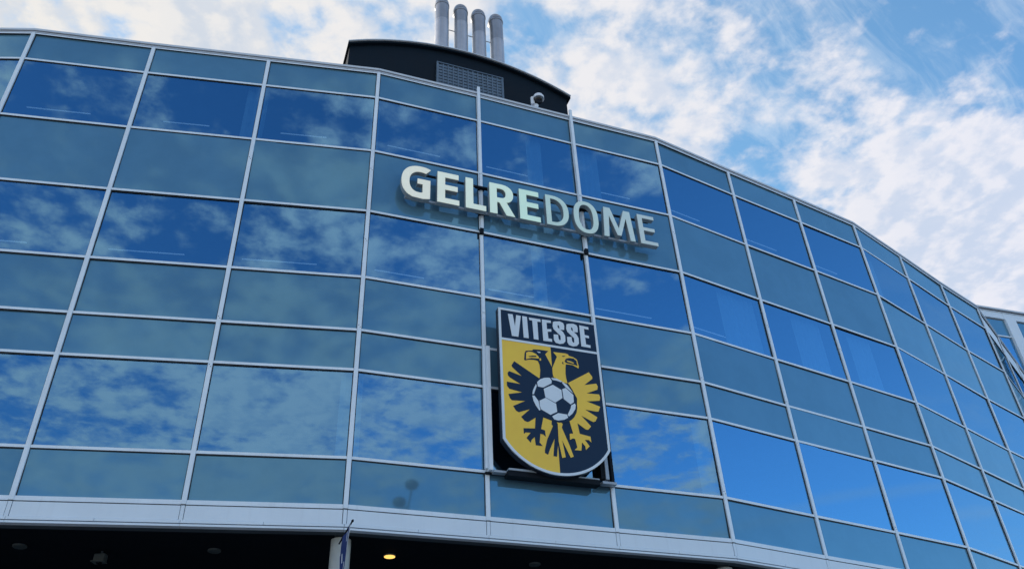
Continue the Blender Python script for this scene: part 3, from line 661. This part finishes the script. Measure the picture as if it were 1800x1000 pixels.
gD = [[(5.60, B0), (5.83, B0)] + arcp(5.83, cm, 0.555, 0.62, -88, 88, 24) + [(5.83, B1), (5.60, B1)],
      [(5.765, B0 + 0.13), (5.765, B1 - 0.13), (5.86, B1 - 0.13)] + arcp(5.83, cm, 0.375, 0.49, 84, -84, 20) + [(5.86, B0 + 0.13)]]
gO = [ellipse(7.005, cm, 0.435, 0.665, 48), ellipse(7.005, cm, 0.255, 0.525, 48)]
gM = [[(7.60, B0), (7.775, B0), (7.855, 17.86), (8.09, 17.07), (8.225, 17.07), (8.475, 17.86), (8.55, B0), (8.725, B0), (8.645, B1), (8.415, B1), (8.165, 17.36), (7.915, B1), (7.685, B1)]]
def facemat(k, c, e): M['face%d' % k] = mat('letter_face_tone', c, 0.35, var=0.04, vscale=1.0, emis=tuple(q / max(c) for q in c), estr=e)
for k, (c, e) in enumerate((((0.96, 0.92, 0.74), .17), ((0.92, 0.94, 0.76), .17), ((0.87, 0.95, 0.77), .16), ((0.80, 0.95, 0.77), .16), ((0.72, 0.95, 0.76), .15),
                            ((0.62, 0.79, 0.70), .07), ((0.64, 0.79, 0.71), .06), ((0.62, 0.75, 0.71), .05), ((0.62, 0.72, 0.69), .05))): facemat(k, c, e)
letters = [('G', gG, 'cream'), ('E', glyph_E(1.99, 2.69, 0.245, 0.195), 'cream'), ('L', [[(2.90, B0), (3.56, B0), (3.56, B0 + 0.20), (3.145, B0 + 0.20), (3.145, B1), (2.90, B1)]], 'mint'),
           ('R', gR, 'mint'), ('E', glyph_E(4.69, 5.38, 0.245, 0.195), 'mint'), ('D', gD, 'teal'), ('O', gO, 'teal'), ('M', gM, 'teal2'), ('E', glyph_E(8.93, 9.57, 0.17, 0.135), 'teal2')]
sg = thing('building_name_sign', tuple(fd_world(5.2, B0, 0.3)), 'raised pale green letters spelling GELREDOME across the glass facade', 'sign')
for li, (ch, loops, fm) in enumerate(letters):
    s = MB(FD); s.plate(loops, 0.27, 0.435, 0, 1); o = s.build('letter', [M['side_lt'], M['dark_steel']], sg)
    # side walls pale, back dark
    for p in o.data.polygons: p.material_index = 0
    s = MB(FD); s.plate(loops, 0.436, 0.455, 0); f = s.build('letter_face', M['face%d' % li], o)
s = MB(FD); s.box(1.02, 9.52, 17.00, 17.07, 0.19, 0.268, 0); s.build('support_rail', M['frame'], sg)
s = MB(FD); s.box(1.25, 9.45, 18.055, 18.115, 0.21, 0.268, 0); s.build('support_rail', M['dark_steel'], sg)
for u in (3.512, 7.038):
    for zz in (18.085, 17.035):
        s = MB(FD); s.box(u - 0.10, u + 0.10, zz - 0.03, zz + 0.03, 0.086, 0.188, 0); s.box(u - 0.22, u + 0.22, zz - 0.05, zz + 0.05, 0.188, 0.2, 0); s.build('wall_bracket', M['dark_steel'], sg)
# the two guide posts in front of mullions that carry the signs
for k, u in enumerate((3.512, 7.038)):
    s = MB(FD); s.box(u - 0.05, u + 0.05, 18.75, Z0 + 0.42, 0.092, 0.17); s.build('guide_post', M['alu'], bld, 0.008)
    s = MB(FD); s.box(u - 0.035, u + 0.06, 16.35, 18.95, 0.10, 0.15); s.box(u - 0.07, u - 0.04, 16.3, 18.85, 0.095, 0.125); s.build('guide_post', M['alu'], bld, 0.006)
    s = MB(FD); s.box(u - 0.07, u + 0.04, 16.26, 16.46, 0.09, 0.2); s.build('clamp', M['dark_steel'], bld)
    s = MB(FD); s.box(u - 0.045, u + 0.045, 13.4, 16.25, 0.092, 0.12); s.build('guide_post', M['alu'], bld, 0.006)
for k, (j, zz) in enumerate(((3, 15.3), (7, 15.6), (8, 15.4), (9, 15.1), (9, 11.4), (9, 12.3), (9, 8.5), (6, 17.0), (6, 18.3), (8, 12.0))):
    pass

# ------------------------------------------------------------------ shield sign
sh = thing('club_shield_sign', tuple(fd_world(5.28, 8.4, 0.5)), 'large yellow and navy shield sign reading VITESSE with double eagle and football', 'sign')
U0, U1, UT, US = 3.762, 6.795, 13.285, 9.255
UC = (U0 + U1) / 2
def shield(inn, top=None, lo=None, a0=None, n=28, u0=None, u1=None):
    h = (U1 - U0) / 2; R0 = 1.78; zc = 8.41 + R0
    r = R0 - inn; L = []
    hw = h - inn
    a = math.asin(min(1, hw / r))
    ua = -a if u0 is None else math.asin((u0 - UC) / r); ub = a if u1 is None else math.asin((u1 - UC) / r)
    for q in range(n + 1):
        t_ = ua + (ub - ua) * q / n; L.append((UC + r * math.sin(t_), zc - r * math.cos(t_)))
    zt = (UT - inn) if top is None else top
    L.append((L[-1][0], zt)); L.append((L[0][0], zt))
    return L
s = MB(FD); s.plate([shield(0.0)], 0.42, 0.63, 0, 0); s.build('sign_box', M['navy_side'], sh)
s = MB(FD); s.plate([shield(0.0), list(reversed(shield(0.068)))], 0.60, 0.652, 0); s.build('border', M['white'], sh)
s = MB(FD); s.plate([shield(0.069)], 0.631, 0.640, 0); s.build('navy_field', M['navy'], sh)
s = MB(FD); s.plate([shield(0.069, 12.222, u1=UC + 0.005)], 0.641, 0.645, 0); s.build('yellow_field', M['yellow'], sh)
s = MB(FD); s.box(U0 + 0.07, U1 - 0.07, 12.225, 12.295, 0.6455, 0.651); s.build('divider_bar', M['white'], sh)
def print_(name, key, m, o, parent=sh, th=0.004):
    s = MB(FD); s.plate([ART[key]], o, o + th); return s.build(name, M[m], parent)
el = print_('eagle', 'head_l', 'navy', 0.646)
print_('wing', 'wing_l', 'navy', 0.6465, el)
for k, m in (('beak_l', 'yellow'), ('eye_l', 'white'), ('tick_l', 'yellow')): print_('beak' if 'beak' in k else 'marking', k, m, 0.6515, el)
print_('marking', 'nost_l', 'navy', 0.6565, el)
er = print_('eagle', 'head_r', 'yellow', 0.646)
print_('wing', 'wing_r', 'yellow', 0.6465, er); print_('tail', 'tail_r', 'yellow', 0.6465, er)
for k in ('beak_r', 'eye_r', 'tick_r'): print_('beak' if 'beak' in k else 'marking', k, 'navy', 0.6515, er)
print_('marking', 'nost_r', 'yellow', 0.6565, er)
bl = print_('football', 'ball', 'navy', 0.6515)
for k in range(10): print_('ball_patch', 'patch%d' % k, 'white', 0.657, bl)
for k in ('V', 'I', 'T', 'E', 'S1', 'S2', 'E2'):
    ART[k] = [(UC + (a - UC) * 0.985, 12.755 + (c - 12.745) * 0.935) for a, c in ART[k]]; print_('letter', k, 'white', 0.646, th=0.008)
# carrying frame
for u0, u1, z0, z1, o0, o1, m in ((3.50, 3.60, 8.53, 12.18, 0.10, 0.30, 'alu'), (3.43, 3.497, 8.6, 12.3, 0.092, 0.2, 'alu'), (6.955, 7.04, 8.56, 12.2, 0.092, 0.24, 'dark_steel'), (6.76, 6.86, 8.6, 11.6, 0.12, 0.30, 'frame'), (6.64, 6.756, 8.62, 11.6, 0.12, 0.26, 'dark_steel')):
    s = MB(FD); s.box(u0, u1, z0, z1, o0, o1); s.build('frame_post', M[m], sh, 0.006)
for u0, u1, z0, z1, o0, o1, m in ((3.43, 7.06, 8.47, 8.525, 0.09, 0.16, 'dark_steel'), (3.60, 4.0, 8.46, 8.52, 0.165, 0.34, 'frame'), (3.94, 6.5, 8.36, 8.50, 0.165, 0.44, 'dark_steel'), (6.62, 7.03, 8.45, 8.52, 0.165, 0.36, 'frame'),
                                  (3.96, 4.9, 8.502, 8.56, 0.30, 0.46, 'frame'), (5.9, 6.5, 8.502, 8.54, 0.30, 0.43, 'frame')):
    s = MB(FD); s.box(u0, u1, z0, z1, o0, o1); s.build('frame_beam', M[m], sh, 0.006)
for u in (4.3, 6.2):
    for zz in (9.6, 12.6):
        s = MB(FD); s.box(u - 0.05, u + 0.05, zz - 0.05, zz + 0.05, 0.002, 0.418); s.build('standoff', M['dark_steel'], sh)

# ------------------------------------------------------------------ banner at the column, seen edge-on
far = Vector((-4.124, 18.75, 6.53 + EYE)); near = Vector((-3.743, 17.80, 6.53 + EYE))
dv = (near - far).normalized()
t = thing('banner_flag', (far.x, far.y, 3.4), 'blue and white banner seen edge-on in front of the round column', 'banner')
s = MB(); s.tube([far - dv * 0.4, near + dv * 0.10], 0.018, 10); s.tube([near + dv * 0.10, near + dv * 0.16], [0.03, 0.02], 10); s.build('banner_arm', M['dark_steel'], t)
s = MB(); n = 14; rows = 16
sidev = Vector((dv.y, -dv.x, 0))
for q in range(n):
    for r in range(rows):
        def pt(a, b):
            ff = a / n * (1.0 - 0.72 * min(1.0, b / 5.0)) ** 1.0; zz = 6.50 + EYE - 3.1 * b / rows
            wob = 0.020 * math.sin(ff * 9 + b * 0.55) + 0.012 * math.sin(b * 1.1 + ff * 3)
            p = far + dv * ((near - far).length * ff); return Vector((p.x, p.y, zz)) + sidev * wob
        edge = q == n - 1 and r < 5
        blot = (math.sin(q * 1.9 + r * 1.3) + math.sin(r * 2.1 - q * 0.7)) > 1.25
        s.face([pt(q, r), pt(q + 1, r), pt(q + 1, r + 1), pt(q, r + 1)], 1 if (edge or blot) else 0)
s.build('cloth', [M['flagblue'], M['flagwhite']], t)

# ------------------------------------------------------------------ wing to the right
k = 1.32
c = (RX * ((1720 - 900) / 1477.93) - UX * ((541 - 500) / 1477.93) + FX); c = c * (36 / c.y) * k
ang = math.radians(18.5); tw = Vector((math.cos(ang), math.sin(ang))); nw = Vector((tw.y, -tw.x))
WF = (Vector((c.x, c.y)), tw, nw); WT = c.z
wg = thing('stair_wing_building', (c.x + 8, c.y + 6, 0), 'pale panelled building wing with wide vertical bands at the right edge, behind the curved front', 'building')
def wbox(name, u0, u1, z0, z1, o0, o1, m, bev=0):
    s = MB(WF); s.box(u0, u1, z0, z1, o0, o1); return s.build(name, M[m], wg, bev)
SW = 1.32
wbox('roof', -6, 22, WT - 0.5, WT - 0.08, -14, -0.5, 'roofing')
wbox('coping', -6, 22, WT - 0.06, WT + 0.06, -0.6, 0.22, 'coping')
wbox('coping_gap', -6, 22, WT - 0.16, WT - 0.062, -0.5, 0.06, 'gasket_shade')
wbox('coping_strip', -6, 22, WT - 0.21, WT - 0.162, -0.5, 0.14, 'coping')
wbox('wall', -6, 22, -EYE, WT - 0.5, -14, -0.16, 'interior')
per, pil = 3.55, 0.86
edges = []
u = 1.75
for q in range(-2, 5):
    uu = u + q * per
    wbox('pilaster', uu, uu + pil, 6, WT - 0.72, -0.15, 0.16, 'alu_lt', 0.01)
    g0, g1 = uu + pil, uu + per
    wbox('header_panel', uu, uu + per - 0.02, WT - 0.70, WT - 0.215, -0.15, 0.10, 'alu_lt', 0.01)
    zt = WT - 0.72; r = 0
    for hgt in (1.35, 3.0, 3.1, 3.0, 3.1, 3.0, 3.0):
        mb = MB(WF); mb.face([mb.w(g0 + .03, zt - hgt, -0.02), mb.w(g1 - .03, zt - hgt, -0.02), mb.w(g1 - .03, zt - 0.06, -0.02), mb.w(g0 + .03, zt - 0.06, -0.02)])
        if r % 2: mb.build('window_pane', M['vision'], wg)
        else: mb.build('spandrel_panel', M['spandrel'][1], wg)
        wbox('transom', g0 + .004, g1 - .004, zt - hgt - 0.06, zt - hgt + 0.02, -0.12, 0.06, 'alu')
        zt -= hgt; r += 1

# ------------------------------------------------------------------ lamp post behind the viewer (only seen mirrored in the panels)
hA = Vector((-2.834, 19.49, 7.936)) + Vector((0.531, -0.760, 0.374)) * 23.0
hB = Vector((-3.105, 19.383, 7.479)) + Vector((0.524, -0.774, 0.356)) * 23.6
ps = Vector((-2.898, 19.465, 7.486)) + Vector((0.532, -0.768, 0.356)) * 23.3
t = thing('lamp_post', (ps.x, ps.y, 0), 'tall lamp post with two round heads, mirrored in the low panel left of the shield', 'lamp post')
s = MB(); s.tube([(ps.x, ps.y, 0), (ps.x, ps.y, ps.z + EYE - 0.3)], [0.11, 0.06], 16); s.build('pole', M['post'], t)
for h in (hA, hB):
    hz_ = Vector((h.x, h.y, h.z + EYE))
    s = MB(); s.tube([Vector((ps.x, ps.y, ps.z + EYE - 0.45)), Vector((ps.x, ps.y, ps.z + EYE - 0.3)), hz_ + Vector((0, 0, -0.28))], 0.045, 12); s.build('arm', M['post'], t)
    s = MB(); s.tube([hz_ + Vector((0, 0, q)) for q in (-0.28, -0.2, -0.05, 0.1, 0.2, 0.25)], [0.10, 0.28, 0.36, 0.33, 0.2, 0.05], 20); s.build('lamp_head', M['post'], t)
